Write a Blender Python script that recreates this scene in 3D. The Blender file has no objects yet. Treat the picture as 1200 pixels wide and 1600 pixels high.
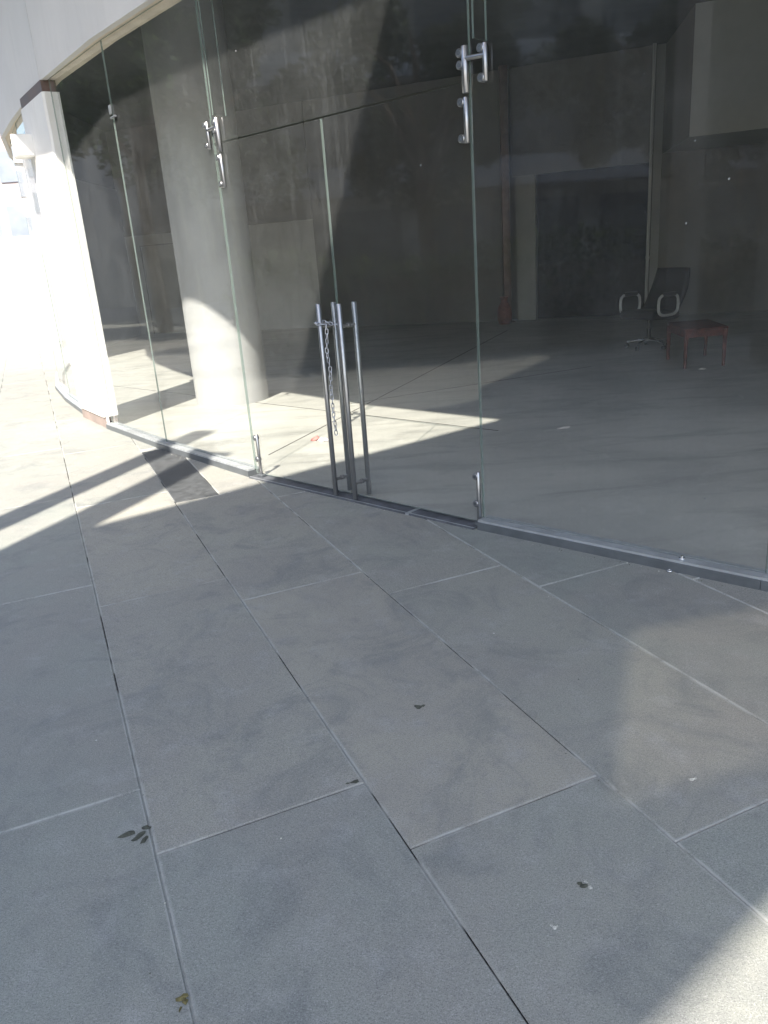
import bpy, math, random
from mathutils import Vector, Matrix
import bmesh
random.seed(7)
C = bpy.context.scene.collection
sc = bpy.context.scene
PI = math.pi

# ------------------------------------------------------------------ helpers
class MB:
    def __init__(s): s.v=[]; s.f=[]; s.m=[]; s.sm=[]; s.uv=[]
    def face(s, pts, mat=0, smooth=False, uv=None):
        i=len(s.v); s.v+= [tuple(p) for p in pts]; s.f.append(list(range(i,i+len(pts)))); s.m.append(mat); s.sm.append(smooth); s.uv.append(uv)
    def poly(s, verts, faces, mat=0, smooth=False):
        i=len(s.v); s.v+=[tuple(p) for p in verts]
        for k,f in enumerate(faces):
            s.f.append([i+a for a in f]); s.m.append(mat[k] if isinstance(mat,(list,tuple)) else mat); s.sm.append(smooth); s.uv.append(None)
    def prism(s, poly, z0, z1, mat=0, sidemat=None):
        """poly: list of (x,y) counter-clockwise"""
        a=sum(poly[i][0]*poly[(i+1)%len(poly)][1]-poly[(i+1)%len(poly)][0]*poly[i][1] for i in range(len(poly)))
        if a<0: poly=poly[::-1]
        n=len(poly)
        V=[(x,y,z0) for x,y in poly]+[(x,y,z1) for x,y in poly]
        F=[list(range(n-1,-1,-1)), list(range(n,2*n))]+[[i,(i+1)%n,n+(i+1)%n,n+i] for i in range(n)]
        sm=mat if sidemat is None else sidemat
        s.poly(V,F,[mat,mat]+[sm]*n)
    def obox(s, o, ax, ay, az, mat=0, b=0.0):
        """box from corner/centre o with half axis vectors"""
        o=Vector(o); ax=Vector(ax); ay=Vector(ay); az=Vector(az)
        if ax.cross(ay).dot(az)<0: ax=-ax
        if b<=0:
            V=[o+sx*ax+sy*ay+sz*az for sz in(-1,1) for sy in(-1,1) for sx in(-1,1)]
            F=[[0,2,3,1],[4,5,7,6],[0,1,5,4],[2,6,7,3],[0,4,6,2],[1,3,7,5]]
            s.poly(V,F,mat); return
        L=[a.length for a in(ax,ay,az)]; U=[a.normalized() for a in(ax,ay,az)]
        bm=bmesh.new(); bmesh.ops.create_cube(bm,size=2)
        for v in bm.verts: v.co=Vector((v.co.x*L[0],v.co.y*L[1],v.co.z*L[2]))
        bmesh.ops.bevel(bm,geom=bm.edges[:],offset=b,segments=3,affect='EDGES',profile=.5)
        M=Matrix((U[0],U[1],U[2])).transposed()
        bm.verts.index_update()
        s.poly([o+M@v.co for v in bm.verts],[[v.index for v in f.verts] for f in bm.faces],mat,True)
        bm.free()
    def tube(s, pts, r, n=10, mat=0, closed=False, caps=True, smooth=True):
        pts=[Vector(p) for p in pts]; N=len(pts)
        rs=r if isinstance(r,(list,tuple)) else [r]*N
        V=[];up=None
        for i,p in enumerate(pts):
            if closed: d=pts[(i+1)%N]-pts[i-1]
            else: d=pts[min(i+1,N-1)]-pts[max(i-1,0)]
            d.normalize()
            if up is None:
                up=Vector((0,0,1)) if abs(d.z)<.9 else Vector((1,0,0))
            a=(up-d*up.dot(d)).normalized(); b=d.cross(a); up=a
            for k in range(n):
                t=2*PI*k/n; V.append(p+rs[i]*(math.cos(t)*a+math.sin(t)*b))
        F=[]
        for i in range(N if closed else N-1):
            j=(i+1)%N
            for k in range(n):
                k2=(k+1)%n; F.append([i*n+k,i*n+k2,j*n+k2,j*n+k])
        s.poly(V,F,mat,smooth)
        if caps and not closed:
            s.face([V[k] for k in range(n-1,-1,-1)],mat); s.face([V[(N-1)*n+k] for k in range(n)],mat)
    def cyl(s,p0,p1,r,n=16,mat=0): s.tube([p0,p1],r,n,mat)
    def lathe(s, o, prof, n=20, mat=0):
        o=Vector(o); V=[];F=[]
        for r,z in prof:
            for k in range(n):
                t=2*PI*k/n; V.append(o+Vector((r*math.cos(t),r*math.sin(t),z)))
        for i in range(len(prof)-1):
            for k in range(n):
                k2=(k+1)%n; F.append([i*n+k,i*n+k2,(i+1)*n+k2,(i+1)*n+k])
        s.poly(V,F,mat,True)
    def build(s, name, mats, parent=None, loc=None):
        me=bpy.data.meshes.new(name); me.from_pydata(s.v,[],s.f)
        if not isinstance(mats,(list,tuple)): mats=[mats]
        for m in mats: me.materials.append(m)
        me.polygons.foreach_set('material_index',s.m); me.polygons.foreach_set('use_smooth',s.sm)
        if any(u is not None for u in s.uv):
            l=me.uv_layers.new(name='UVMap'); k=0
            for i,f in enumerate(s.f):
                for j in range(len(f)):
                    l.data[k].uv = s.uv[i][j] if s.uv[i] else (5,5); k+=1
        me.update()
        o=bpy.data.objects.new(name,me); C.objects.link(o)
        if parent: 
            o.parent=parent; o.location=((0,0,0) if parent.parent else -parent.location) if loc is None else loc
        return o
def weld(o,d=0.0004):
    bm=bmesh.new(); bm.from_mesh(o.data); bmesh.ops.remove_doubles(bm,verts=bm.verts,dist=d); bm.to_mesh(o.data); bm.free(); return o
def empty(name,label,cat,loc=(0,0,0),group=None):
    o=bpy.data.objects.new(name,None); C.objects.link(o); o.location=loc; o.empty_display_size=.2
    return tag(o,label,cat,group)
def tag(o,label,cat,group=None):
    o['label']=label; o['category']=cat
    if group: o['group']=group
    return o
def struct(o,label=None,kind='structure'):
    o['kind']=kind
    if label: o['label']=label
    return o

# ------------------------------------------------------------------ materials
class NT:
    def __init__(s,name):
        s.m=bpy.data.materials.new(name); s.m.use_nodes=True; s.t=s.m.node_tree; s.t.nodes.clear()
        s.out=s.n('ShaderNodeOutputMaterial')
    def n(s,typ,**kw):
        x=s.t.nodes.new(typ)
        for k,v in kw.items(): setattr(x,k,v)
        return x
    def l(s,a,b): s.t.links.new(a,b)
    def inp(s,node,key,val):
        if hasattr(val,'is_linked') or isinstance(val,bpy.types.NodeSocket): s.l(val,node.inputs[key])
        else: node.inputs[key].default_value=val
    def math(s,op,a,b=None,c=None,clamp=False):
        x=s.n('ShaderNodeMath',operation=op,use_clamp=clamp); s.inp(x,0,a)
        if b is not None: s.inp(x,1,b)
        if c is not None: s.inp(x,2,c)
        return x.outputs[0]
    def mix(s,f,a,b,typ='MIX'):
        x=s.n('ShaderNodeMix',data_type='RGBA',blend_type=typ); s.inp(x,0,f); s.inp(x,6,a); s.inp(x,7,b); return x.outputs[2]
    def noise(s,vec,scale,detail=4,rough=.55,dist=0):
        x=s.n('ShaderNodeTexNoise'); x.inputs['Scale'].default_value=scale; x.inputs['Detail'].default_value=detail
        x.inputs['Roughness'].default_value=rough; x.inputs['Distortion'].default_value=dist
        if vec is not None: s.l(vec,x.inputs['Vector'])
        return x.outputs['Fac']
    def ramp(s,f,a,b,lo=0,hi=1):
        x=s.n('ShaderNodeMapRange',interpolation_type='SMOOTHSTEP'); s.inp(x,0,f); x.inputs[1].default_value=a; x.inputs[2].default_value=b
        x.inputs[3].default_value=lo; x.inputs[4].default_value=hi; return x.outputs[0]
    def pos(s): return s.n('ShaderNodeNewGeometry').outputs['Position']
    def mapping(s,vec,scale=(1,1,1),rot=(0,0,0)):
        x=s.n('ShaderNodeMapping'); x.inputs['Scale'].default_value=scale; x.inputs['Rotation'].default_value=rot; s.l(vec,x.inputs['Vector']); return x.outputs[0]
    def principled(s,color,rough=.6,metal=0,bump=None,bdist=.002,spec=.5):
        p=s.n('ShaderNodeBsdfPrincipled'); s.inp(p,'Base Color',color); s.inp(p,'Roughness',rough); s.inp(p,'Metallic',metal); s.inp(p,'Specular IOR Level',spec)
        if bump is not None:
            b=s.n('ShaderNodeBump'); b.inputs['Distance'].default_value=bdist; b.inputs['Strength'].default_value=1; s.l(bump,b.inputs['Height']); s.l(b.outputs[0],p.inputs['Normal'])
        s.l(p.outputs[0],s.out.inputs['Surface']); return p
def rgba(c): return (c[0],c[1],c[2],1)
def simple(name,c,rough=.6,metal=0,var=.15,scale=6,bump=0.0,bscale=80,spec=.5,stain=None):
    t=NT(name); p=t.pos(); n=t.noise(p,scale,5,.6)
    col=t.mix(t.ramp(n,.3,.7),rgba([x*(1-var) for x in c]),rgba([min(1,x*(1+var)) for x in c]))
    if stain:
        k=t.noise(t.mapping(p,(1.5,1.5,.25)),3,5,.6); col=t.mix(t.ramp(k,.5,.72,0,stain[1]),col,rgba(stain[0]))
    r=t.ramp(n,.2,.8,max(.02,rough-.06),min(1,rough+.06))
    b=t.noise(p,bscale,3) if bump else None
    t.principled(col,r,metal,b,bump,spec); return t.m

def mat_stone():
    t=NT('grey_paving_stone'); p=t.pos()
    at=t.n('ShaderNodeAttribute',attribute_name='slab'); tone=at.outputs['Fac']
    uv=t.n('ShaderNodeUVMap'); sep=t.n('ShaderNodeSeparateXYZ'); t.l(uv.outputs[0],sep.inputs[0])
    u,v=sep.outputs[0],sep.outputs[1]
    du=t.math('MINIMUM',u,t.math('SUBTRACT',0.613,u)); dv=t.math('MINIMUM',v,t.math('SUBTRACT',1.8,v))
    d=t.math('MINIMUM',du,dv)
    n1=t.noise(p,1.1,4,.6,.4); n2=t.noise(p,7,5,.65); n3=t.noise(p,330,2,.6); n4=t.noise(p,2.6,5,.7,1.2); n5=t.noise(p,60,3,.6); n6=t.noise(t.mapping(p,(1,1,1),(0,0,.7)),22,5,.7,.5)
    base=t.mix(tone,rgba((.280,.302,.278)),rgba((.380,.366,.314)))
    base=t.mix(t.ramp(n1,.35,.68,0,.75),base,rgba((.30,.29,.268)))
    base=t.mix(t.ramp(n4,.46,.70,0,.7),base,rgba((.205,.218,.212)))
    base=t.mix(t.ramp(n2,.50,.74,0,.34),base,rgba((.44,.44,.44)))
    base=t.mix(t.ramp(n6,.5,.72,0,.30),base,rgba((.20,.205,.21)))
    # fine granular speckle
    base=t.mix(t.ramp(n3,.33,.5,.50,0),base,rgba((.07,.072,.08)))
    base=t.mix(t.ramp(n3,.58,.74,0,.5),base,rgba((.50,.50,.52)))
    base=t.mix(t.ramp(n5,.55,.75,0,.16),base,rgba((.12,.12,.13)))
    n7=t.noise(t.mapping(p,(1,1.6,1),(0,0,.5)),130,4,.7); base=t.mix(t.ramp(n7,.52,.68,0,.5),base,rgba((.15,.155,.16))); base=t.mix(t.ramp(n7,.32,.46,.42,0),base,rgba((.46,.46,.45)))
    # faint pale scratch lines and dark scuffs
    c1=t.noise(p,2.3,3,.55,.8); ln=t.ramp(t.math('ABSOLUTE',t.math('SUBTRACT',c1,.5)),.0012,.0045,1,0); ln=t.math('MULTIPLY',ln,t.ramp(t.noise(p,3.1,2),.54,.62)); base=t.mix(t.math('MULTIPLY',ln,.10),base,rgba((.48,.48,.47)))
    v3=t.n('ShaderNodeTexVoronoi'); v3.inputs['Scale'].default_value=1.7; t.l(p,v3.inputs['Vector']); s3=t.n('ShaderNodeSeparateColor'); t.l(v3.outputs['Color'],s3.inputs[0])
    gum=t.math('MULTIPLY',t.ramp(t.math('ADD',v3.outputs['Distance'],t.math('MULTIPLY',n2,.03)),.030,.048,1,0),t.ramp(s3.outputs[0],.55,.6)); base=t.mix(t.math('MULTIPLY',gum,.4),base,rgba((.15,.15,.155)))
    dirt=t.math('MULTIPLY',t.ramp(d,.002,.05,1,0),t.ramp(t.noise(p,5,4,.7),.5,.7)); base=t.mix(t.math('MULTIPLY',dirt,.35),base,rgba((.15,.15,.148)))
    # pale mineral dust that gathers along the joints
    w=t.noise(p,9,4,.7); wj=t.noise(p,1.7,3,.6); em=t.math('MULTIPLY',t.ramp(d,.003,.013,1,0),t.math('MULTIPLY',t.ramp(w,.34,.56),t.ramp(wj,.40,.56)))
    base=t.mix(t.math('MULTIPLY',em,.8),base,rgba((.41,.42,.405)))
    # bleached blotches beside some joints, and pale scuffs
    bl=t.math('MULTIPLY',t.ramp(d,.05,.12,1,0),t.ramp(t.noise(p,16,3,.6),.62,.74)); base=t.mix(t.math('MULTIPLY',bl,.35),base,rgba((.36,.36,.355)))
    sc_=t.noise(t.mapping(p,(22,4,1),(0,0,.9)),1.0,4,.65,.6); base=t.mix(t.ramp(sc_,.66,.78,0,.22),base,rgba((.38,.38,.39)))
    vo=t.n('ShaderNodeTexVoronoi'); vo.inputs['Scale'].default_value=3.3; t.l(p,vo.inputs['Vector'])
    spot=t.ramp(vo.outputs['Distance'],.010,.018,1,0); base=t.mix(t.math('MULTIPLY',spot,t.ramp(t.noise(p,1.9,2),.40,.45)),base,rgba((.6,.6,.58)))
    h=t.math('ADD',t.math('MULTIPLY',n3,.5),t.math('MULTIPLY',n2,.6))
    t.principled(base,t.ramp(n2,.3,.7,.62,.78),0,h,.0012,.35); return t.m
def mat_grout():
    t=NT('joint_mortar'); p=t.pos(); n=t.noise(p,1.7,3,.6); f=t.noise(p,90,3,.6)
    col=t.mix(t.ramp(n,.45,.50),rgba((.03,.03,.03)),rgba((.34,.35,.335))); col=t.mix(t.ramp(f,.5,.7,0,.4),col,rgba((.18,.18,.18)))
    t.principled(col,.95,0,f,.002,.1); return t.m
def mat_floor():
    t=NT('polished_screed'); p=t.pos()
    n1=t.noise(p,.55,5,.6,.8); n2=t.noise(t.mapping(p,(.6,2.2,1),(0,0,.4)),1.6,6,.65,.7); n3=t.noise(p,40,3); n4=t.noise(p,3.5,5,.7,1)
    c=t.mix(t.ramp(n1,.3,.7),rgba((.40,.395,.368)),rgba((.535,.525,.485)))
    c=t.mix(t.ramp(n2,.46,.68,0,.6),c,rgba((.29,.285,.27)))
    c=t.mix(t.ramp(n4,.54,.72,0,.5),c,rgba((.58,.57,.54)))
    c=t.mix(t.ramp(n3,.6,.8,0,.15),c,rgba((.25,.25,.24)))
    t.principled(c,t.ramp(n4,.3,.7,.38,.55),0,n4,.0012,.45); return t.m
def mat_glass(name,dusty):
    t=NT(name); geo=t.n('ShaderNodeNewGeometry'); p=geo.outputs['Position']
    fr=t.n('ShaderNodeFresnel'); fr.inputs[0].default_value=1.72
    front=t.math('SUBTRACT',1,geo.outputs['Backfacing'])
    fac=t.math('MULTIPLY',fr.outputs[0],front)
    tr=t.n('ShaderNodeBsdfTransparent'); tr.inputs[0].default_value=(.965,.976,.974,1)
    gl=t.n('ShaderNodeBsdfGlossy'); gl.inputs['Roughness'].default_value=0.03; gl.inputs[0].default_value=(1,1,1,1)
    m=t.n('ShaderNodeMixShader'); t.l(fac,m.inputs[0]); t.l(tr.outputs[0],m.inputs[1]); t.l(gl.outputs[0],m.inputs[2])
    res=m.outputs[0]
    if dusty:
        st=t.noise(t.mapping(p,(26,26,.7)),1.0,4,.6); bl=t.noise(p,1.7,5,.65,.6); fine=t.noise(p,55,2,.6); st2=t.noise(t.mapping(p,(95,95,1.2)),1.0,2,.5)
        sx=t.n('ShaderNodeSeparateXYZ'); t.l(p,sx.inputs[0]); low=t.ramp(sx.outputs[2],.03,.5,1,0)
        a=t.math('MULTIPLY_ADD',t.ramp(bl,.3,.75),.036,.030)
        a=t.math('MULTIPLY_ADD',t.ramp(st,.5,.75),.020,a)
        a=t.math('MULTIPLY_ADD',t.ramp(st2,.66,.75),t.math('MULTIPLY',t.ramp(sx.outputs[2],1.7,2.6,0,.05),t.ramp(bl,.4,.6)),a)
        a=t.math('MULTIPLY_ADD',t.math('MULTIPLY',low,low),.045,a)
        a=t.math('MULTIPLY',a,t.ramp(fine,.3,.7,.8,1.2))
        vo=t.n('ShaderNodeTexVoronoi'); vo.inputs['Scale'].default_value=9; t.l(t.mapping(p,(1,1,.75)),vo.inputs['Vector'])
        drop=t.ramp(vo.outputs['Distance'],.018,.045,1,0)
        sel=t.n('ShaderNodeSeparateColor'); t.l(vo.outputs['Color'],sel.inputs[0])
        drop=t.math('MULTIPLY',drop,t.ramp(sel.outputs[0],.72,.75)); a=t.math('MULTIPLY_ADD',drop,.55,a)
        v2=t.n('ShaderNodeTexVoronoi'); v2.inputs['Scale'].default_value=34; t.l(t.mapping(p,(1,1,.7)),v2.inputs['Vector']); s2=t.n('ShaderNodeSeparateColor'); t.l(v2.outputs['Color'],s2.inputs[0])
        dd=t.math('MULTIPLY',t.ramp(v2.outputs['Distance'],.05,.11,1,0),t.ramp(s2.outputs[0],.86,.9)); dd=t.math('MULTIPLY',dd,t.ramp(t.noise(p,1.3,2),.45,.6)); a=t.math('MULTIPLY_ADD',dd,.16,a)
        a=t.math('MULTIPLY',a,front)
        df=t.n('ShaderNodeBsdfDiffuse'); df.inputs[0].default_value=(.66,.70,.72,1)
        tl=t.n('ShaderNodeBsdfTranslucent'); tl.inputs[0].default_value=(.6,.6,.58,1)
        d2=t.n('ShaderNodeMixShader'); d2.inputs[0].default_value=.3; t.l(df.outputs[0],d2.inputs[1]); t.l(tl.outputs[0],d2.inputs[2])
        m2=t.n('ShaderNodeMixShader'); t.l(a,m2.inputs[0]); t.l(res,m2.inputs[1]); t.l(d2.outputs[0],m2.inputs[2]); res=m2.outputs[0]
    t.l(res,t.out.inputs['Surface']); return t.m
def mat_steel(name,c=(.40,.40,.41),rough=.33):
    t=NT(name); p=t.pos(); n=t.noise(t.mapping(p,(60,60,900)),1.0,2,.5); g=t.noise(p,18,4,.6)
    r=t.math('ADD',t.ramp(n,.3,.7,rough-.05,rough+.07),t.ramp(g,.5,.8,0,.15))
    t.principled(t.mix(t.ramp(g,.45,.8,0,.35),rgba(c),rgba([x*.6 for x in c])),r,1.0); return t.m
def mat_leaf(name,c1,c2):
    t=NT(name); oi=t.n('ShaderNodeAttribute',attribute_name='slab'); p=t.pos()
    c=t.mix(oi.outputs['Fac'],rgba(c1),rgba(c2)); c=t.mix(t.ramp(t.noise(p,2,2),.4,.7,0,.5),c,rgba([x*.6 for x in c1]))
    t.principled(c,.7,0,None,0,.08); return t.m

STONE=mat_stone(); GROUT=mat_grout(); FLOOR=mat_floor()
GLASS=mat_glass('clear_glass',False); DUSTY=mat_glass('dusty_glass',True)
def mat_edge():
    t=NT('glass_edge'); tr=t.n('ShaderNodeBsdfTransparent'); tr.inputs[0].default_value=(.60,.70,.66,1)
    df=t.n('ShaderNodeBsdfPrincipled'); df.inputs['Base Color'].default_value=(.30,.37,.345,1); df.inputs['Roughness'].default_value=.25
    m=t.n('ShaderNodeMixShader'); m.inputs[0].default_value=.5; t.l(tr.outputs[0],m.inputs[1]); t.l(df.outputs[0],m.inputs[2]); t.l(m.outputs[0],t.out.inputs['Surface']); return t.m
GEDGE=mat_edge()
STEEL=mat_steel('brushed_steel'); CHROME=mat_steel('bright_steel',(.80,.80,.80),.2)
ALU=simple('grey_aluminium',(.15,.165,.18),.45,.4,.12,9)
ALUL=simple('pale_aluminium',(.52,.55,.57),.4,.5,.10,9)
THRESH=simple('dark_threshold',(.14,.15,.17),.5,.3,.3,12)
WHITE=simple('white_paint',(.80,.79,.77),.55,0,.03,3,.0006,120,.35,((.62,.60,.56),.35))
FASC=simple('off_white_render',(.68,.665,.65),.65,0,.03,2,.0008,90,.3,((.54,.53,.52),.25))
SOFF=simple('tan_soffit',(.74,.65,.54),.75,0,.10,5,.001,60,.2)
COLP=simple('column_paint',(.40,.40,.405),.6,0,.04,3,.0006,100,.3,((.55,.54,.50),.4))
DARKST=simple('dark_polished_slate',(.075,.080,.085),.5,0,.25,14,.0006,200,.4,((.2,.2,.2),.15))
BROWN=simple('brown_metal',(.16,.11,.095),.45,.2,.2,8)
PLINTH=simple('plinth_brown',(.30,.24,.22),.5,.1,.15,10)
CONC=simple('fair_concrete',(.34,.33,.32),.8,0,.12,1.5,.002,40,.2,((.22,.21,.20),.4))
WALLG=simple('pale_grey_wall',(.50,.50,.49),.75,0,.06,2,.0008,60,.25,((.36,.35,.33),.5))
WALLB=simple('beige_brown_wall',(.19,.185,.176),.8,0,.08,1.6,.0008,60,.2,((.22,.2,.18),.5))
CEIL=simple('dark_ceiling',(.085,.085,.087),.85,0,.15,2,0,60,.2)
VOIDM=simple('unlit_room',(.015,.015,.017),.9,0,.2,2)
JAMBM=simple('grey_jamb',(.30,.30,.29),.75,0,.06,2)
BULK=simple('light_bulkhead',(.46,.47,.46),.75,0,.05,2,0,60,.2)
BLACKF=simple('black_fabric',(.016,.017,.019),.8,0,.3,40,.0008,500,.3)
BLACKP=simple('black_plastic',(.02,.02,.022),.35,0,.2,20)
REDW=simple('red_brown_wood',(.12,.036,.028),.6,0,.45,14,.0005,90)
RUST=simple('rust_red_clay',(.16,.05,.035),.6,0,.3,20)
CHAINM=mat_steel('galvanised_chain',(.62,.64,.70),.35)
def mat_frost():
    t=NT('frosted_panel'); tr=t.n('ShaderNodeBsdfTransparent'); tr.inputs[0].default_value=(.60,.58,.54,1)
    df=t.n('ShaderNodeBsdfTranslucent'); df.inputs[0].default_value=(.7,.7,.68,1)
    m=t.n('ShaderNodeMixShader'); m.inputs[0].default_value=.5; t.l(tr.outputs[0],m.inputs[1]); t.l(df.outputs[0],m.inputs[2]); t.l(m.outputs[0],t.out.inputs['Surface']); return t.m
FROST=mat_frost()  # for the added panel that makes the light patch
GRND=simple('pale_ground',(.30,.29,.28),.85,0,.12,.4)
HILLM=simple('dry_hill',(.20,.19,.15),.9,0,.25,.02)
TRUNK=simple('bark',(.12,.09,.065),.9,0,.3,9,.004,30)
PAPER=simple('paper_scrap',(.72,.68,.64),.8,0,.1,60); REDP=simple('red_print_paper',(.42,.17,.15),.7,0,.2,60)
DLEAF=simple('dry_dark_leaf',(.075,.08,.062),.7,0,.4,80); YLEAF=simple('dry_yellow_leaf',(.15,.13,.05),.7,0,.4,80)
DROP=simple('bird_dropping',(.52,.52,.48),.8,0,.4,120,.002,200)
LEAF1=mat_leaf('leaf_green',(.030,.055,.022),(.075,.11,.04)); LEAF2=mat_leaf('palm_green',(.04,.065,.025),(.09,.12,.05))
BANDM=simple('grey_band',(.42,.42,.44),.8,0,.08,2)
CITYWIN=simple('hazed_city_window',(.24,.27,.31),.3,0,.2,.3)  # window colour paled to stand in for distance haze
ARMM=simple('pale_armrest',(.50,.50,.50),.35,0,.06,20)
DARKWIN=simple('dark_window',(.06,.07,.085),.3,0,.3,1)
BLDW=simple('pale_city_wall',(.62,.60,.57),.8,0,.06,.2); BLDG=simple('grey_city_wall',(.36,.37,.40),.8,0,.08,.2); BLDR=simple('pink_grey_city_wall',(.40,.34,.33),.8,0,.08,.2)

# ------------------------------------------------------------------ plan of the place (metres, camera stands at the origin)
V=[(-2.655,7.765),(-1.844,6.672),(-.914,5.532),(.554,4.079),(1.634,3.077),(2.74,2.11),(3.9,1.15)]      # glass line, left to right
FAR=[(-3.17,8.62),(-3.78,9.72),(-4.33,10.85),(-4.84,12.2),(-5.24,13.6),(-5.49,15.1),(-5.60,17.0),(-5.62,19.1)]   # the glass line beyond the white pillar
LIP=[(-5.70,19.1),(-5.69,17.0),(-5.58,15.1),(-5.33,13.6),(-4.95,12.25),(-4.32,10.56),(-3.76,9.535),(-3.248,8.663),(-2.741,7.784),(-1.915,6.615),(-.98,5.468),(.49,4.013),(1.572,3.010),(2.68,2.04),(3.84,1.08)]
U2=Vector((.71047671,-.70372072,0)); N2=Vector((-.70372072,-.71047671,0)); P2=Vector((-.9142,5.532,0)); DW=2.066
def D(u,off,z): return P2+U2*u+N2*off+Vector((0,0,z))
def lerp(a,b,t): return (a[0]+(b[0]-a[0])*t,a[1]+(b[1]-a[1])*t)
def frame(a,b):
    d=Vector((b[0]-a[0],b[1]-a[1],0)); L=d.length; d/=L; return d,Vector((d.y,-d.x,0)),L     # along, outward, length
def offs(poly,o):
    out=[]
    for i,p in enumerate(poly):
        ns=[]
        if i>0: ns.append(frame(poly[i-1],p)[1])
        if i<len(poly)-1: ns.append(frame(p,poly[i+1])[1])
        n=sum(ns,Vector((0,0,0))).normalized(); k=o/max(.5,n.dot(ns[0])); out.append((p[0]+n.x*k,p[1]+n.y*k))
    return out

SUNAZ=math.radians(20); SUNEL=math.radians(47)
SH=Vector((math.sin(SUNAZ),math.cos(SUNAZ)))/math.tan(SUNEL)          # ground shift of a shadow per metre of height

# ------------------------------------------------------------------ ground and pavement
g=MB(); g.face([(-400,-400,-.06),(400,-400,-.06),(400,400,-.06),(-400,400,-.06)])
struct(g.build('ground',GRND),'pale open ground around the building')
AV=Vector((.386,-.9226)); AW=Vector((.9226,.386))
def gw(w,v,z=0): p=AW*w+AV*v; return (p.x,p.y,z)
ALLG=FAR[::-1]+V
def inside(x,y):
    """metres behind the glass line (positive = indoors)"""
    best=None
    for i in range(len(ALLG)-1):
        a,b=ALLG[i],ALLG[i+1]; d,n,L=frame(a,b); r=Vector((x-a[0],y-a[1],0)); t=max(0,min(L,r.dot(d))); q=r-d*t
        if best is None or q.length<best[0]: best=(q.length,-r.dot(n))
    return best[0]*(1 if best[1]>0 else -1)
pv=MB(); tones=[]
def slab(w0,w1,v0,v1,tone):
    gp=.0019; c=.003
    a0,a1,b0,b1=w0+gp,w1-gp,v0+gp,v1-gp
    O=[(a0,b0),(a0,b1),(a1,b1),(a1,b0)]; I=[(a0+c,b0+c),(a0+c,b1-c),(a1-c,b1-c),(a1-c,b0+c)]
    dz=random.uniform(-.0012,.0008)
    uvs=lambda P:[(p[0]-w0,p[1]-v0) for p in P]
    pv.face([gw(*p,dz) for p in I],0,False,uvs(I)); tones.append(tone)
    for k in range(4):
        j=(k+1)%4
        pv.face([gw(*O[k],dz-.0035),gw(*O[j],dz-.0035),gw(*I[j],dz),gw(*I[k],dz)],0,False,uvs([O[k],O[j],I[j],I[k]])); tones.append(tone)
        pv.face([gw(*O[k],-.03),gw(*O[j],-.03),gw(*O[j],dz-.0035),gw(*O[k],dz-.0035)],0,False,uvs([O[k],O[j],O[j],O[k]])); tones.append(tone)
for k in range(-26,12):
    w0=.03+.613*k
    for m in range(-13,6):
        v0=-1.84+.308*((k)%6)+1.8*m if False else -1.84+.308*k-1.8*math.floor(.308*k/1.8)+1.8*m
        c=gw(w0+.3,v0+.9)
        if inside(c[0],c[1])>1.3: continue
        tone=random.random()**1.5
        if k==1 and abs(v0+3.33)<.3: tone=.95
        if k<0: tone*=.4
        if k==1 and abs(v0-(-6.92))<.3:            # the dark filler strip lies in this slab's place
            slab(w0+.30,w0+.613,v0,v0+1.8,tone); DV=(w0,v0); continue
        slab(w0,w0+.613,v0,v0+1.8,tone)
i0=len(pv.f); pv.face([gw(-17,-24.5,-.0048),gw(-17,10,-.0048),gw(8.2,10,-.0048),gw(8.2,-24.5,-.0048)],1); tones.append(0)
po=pv.build('pavement',[STONE,GROUT])
at=po.data.attributes.new('slab','FLOAT','FACE'); at.data.foreach_set('value',tones)
struct(po,'grey stone slab pavement in staggered rows with pale and dark joints')
w0,v0=DV; ds=MB(); a=[(w0+.004,v0+.1),(w0+.004,v0+1.795),(w0+.297,v0+1.795),(w0+.297,v0+.1)]
ds.poly([gw(*p,-.03) for p in a]+[gw(*p,-.003) for p in a]+[gw(p[0]+(.004 if i<2 else -.004),p[1]+(.004 if i in(0,3) else -.004),.001) for i,p in enumerate(a)],
        [[0,1,5,4],[1,2,6,5],[2,3,7,6],[3,0,4,7],[4,5,9,8],[5,6,10,9],[6,7,11,10],[7,4,8,11],[8,9,10,11]])
tag(ds.build('paving_slab',DARKST),'narrow dark slate slab set in the sunlit paving by the glass','paving slab')

# interior floor
BW0=Vector((3.22,15.39)); BD=Vector((math.sin(math.radians(113)),math.cos(math.radians(113)))); BN=Vector((-BD.y,BD.x)); BN=-BN if BN.y<0 else BN  # back wall direction, normal away from camera
def bw(t,d=0,z=0): p=BW0+BD*t+BN*d; return (p.x,p.y,z)
fl=MB()
outline=[(p[0],p[1]) for p in offs(ALLG,-.03)]
fp=outline+[bw(5.6,.2)[:2],bw(-10.2,.2)[:2]]
fl.prism(fp,-.03,.006,0)
def cut(a,b,w=.006):
    d,n,L=frame(a,b); s_=MB
    q=[(a[0]+n.x*w,a[1]+n.y*w),(b[0]+n.x*w,b[1]+n.y*w),(b[0]-n.x*w,b[1]-n.y*w),(a[0]-n.x*w,a[1]-n.y*w)]
    fl.prism(q,.0,.0075,1)
cut((-.89,6.09),(.35,9.0)); cut((-.25,7.53),(1.0,6.33)); cut((-.35,8.02),(2.6,9.28)); cut((-.25,7.53),(-4.2,11.3)); cut((.35,9.0),(2.4,13.9))
CUTM=simple('saw_cut',(.06,.055,.05),.9)
struct(fl.build('floor',[FLOOR,CUTM]),'worn pale screed floor inside the empty hall')
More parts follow.
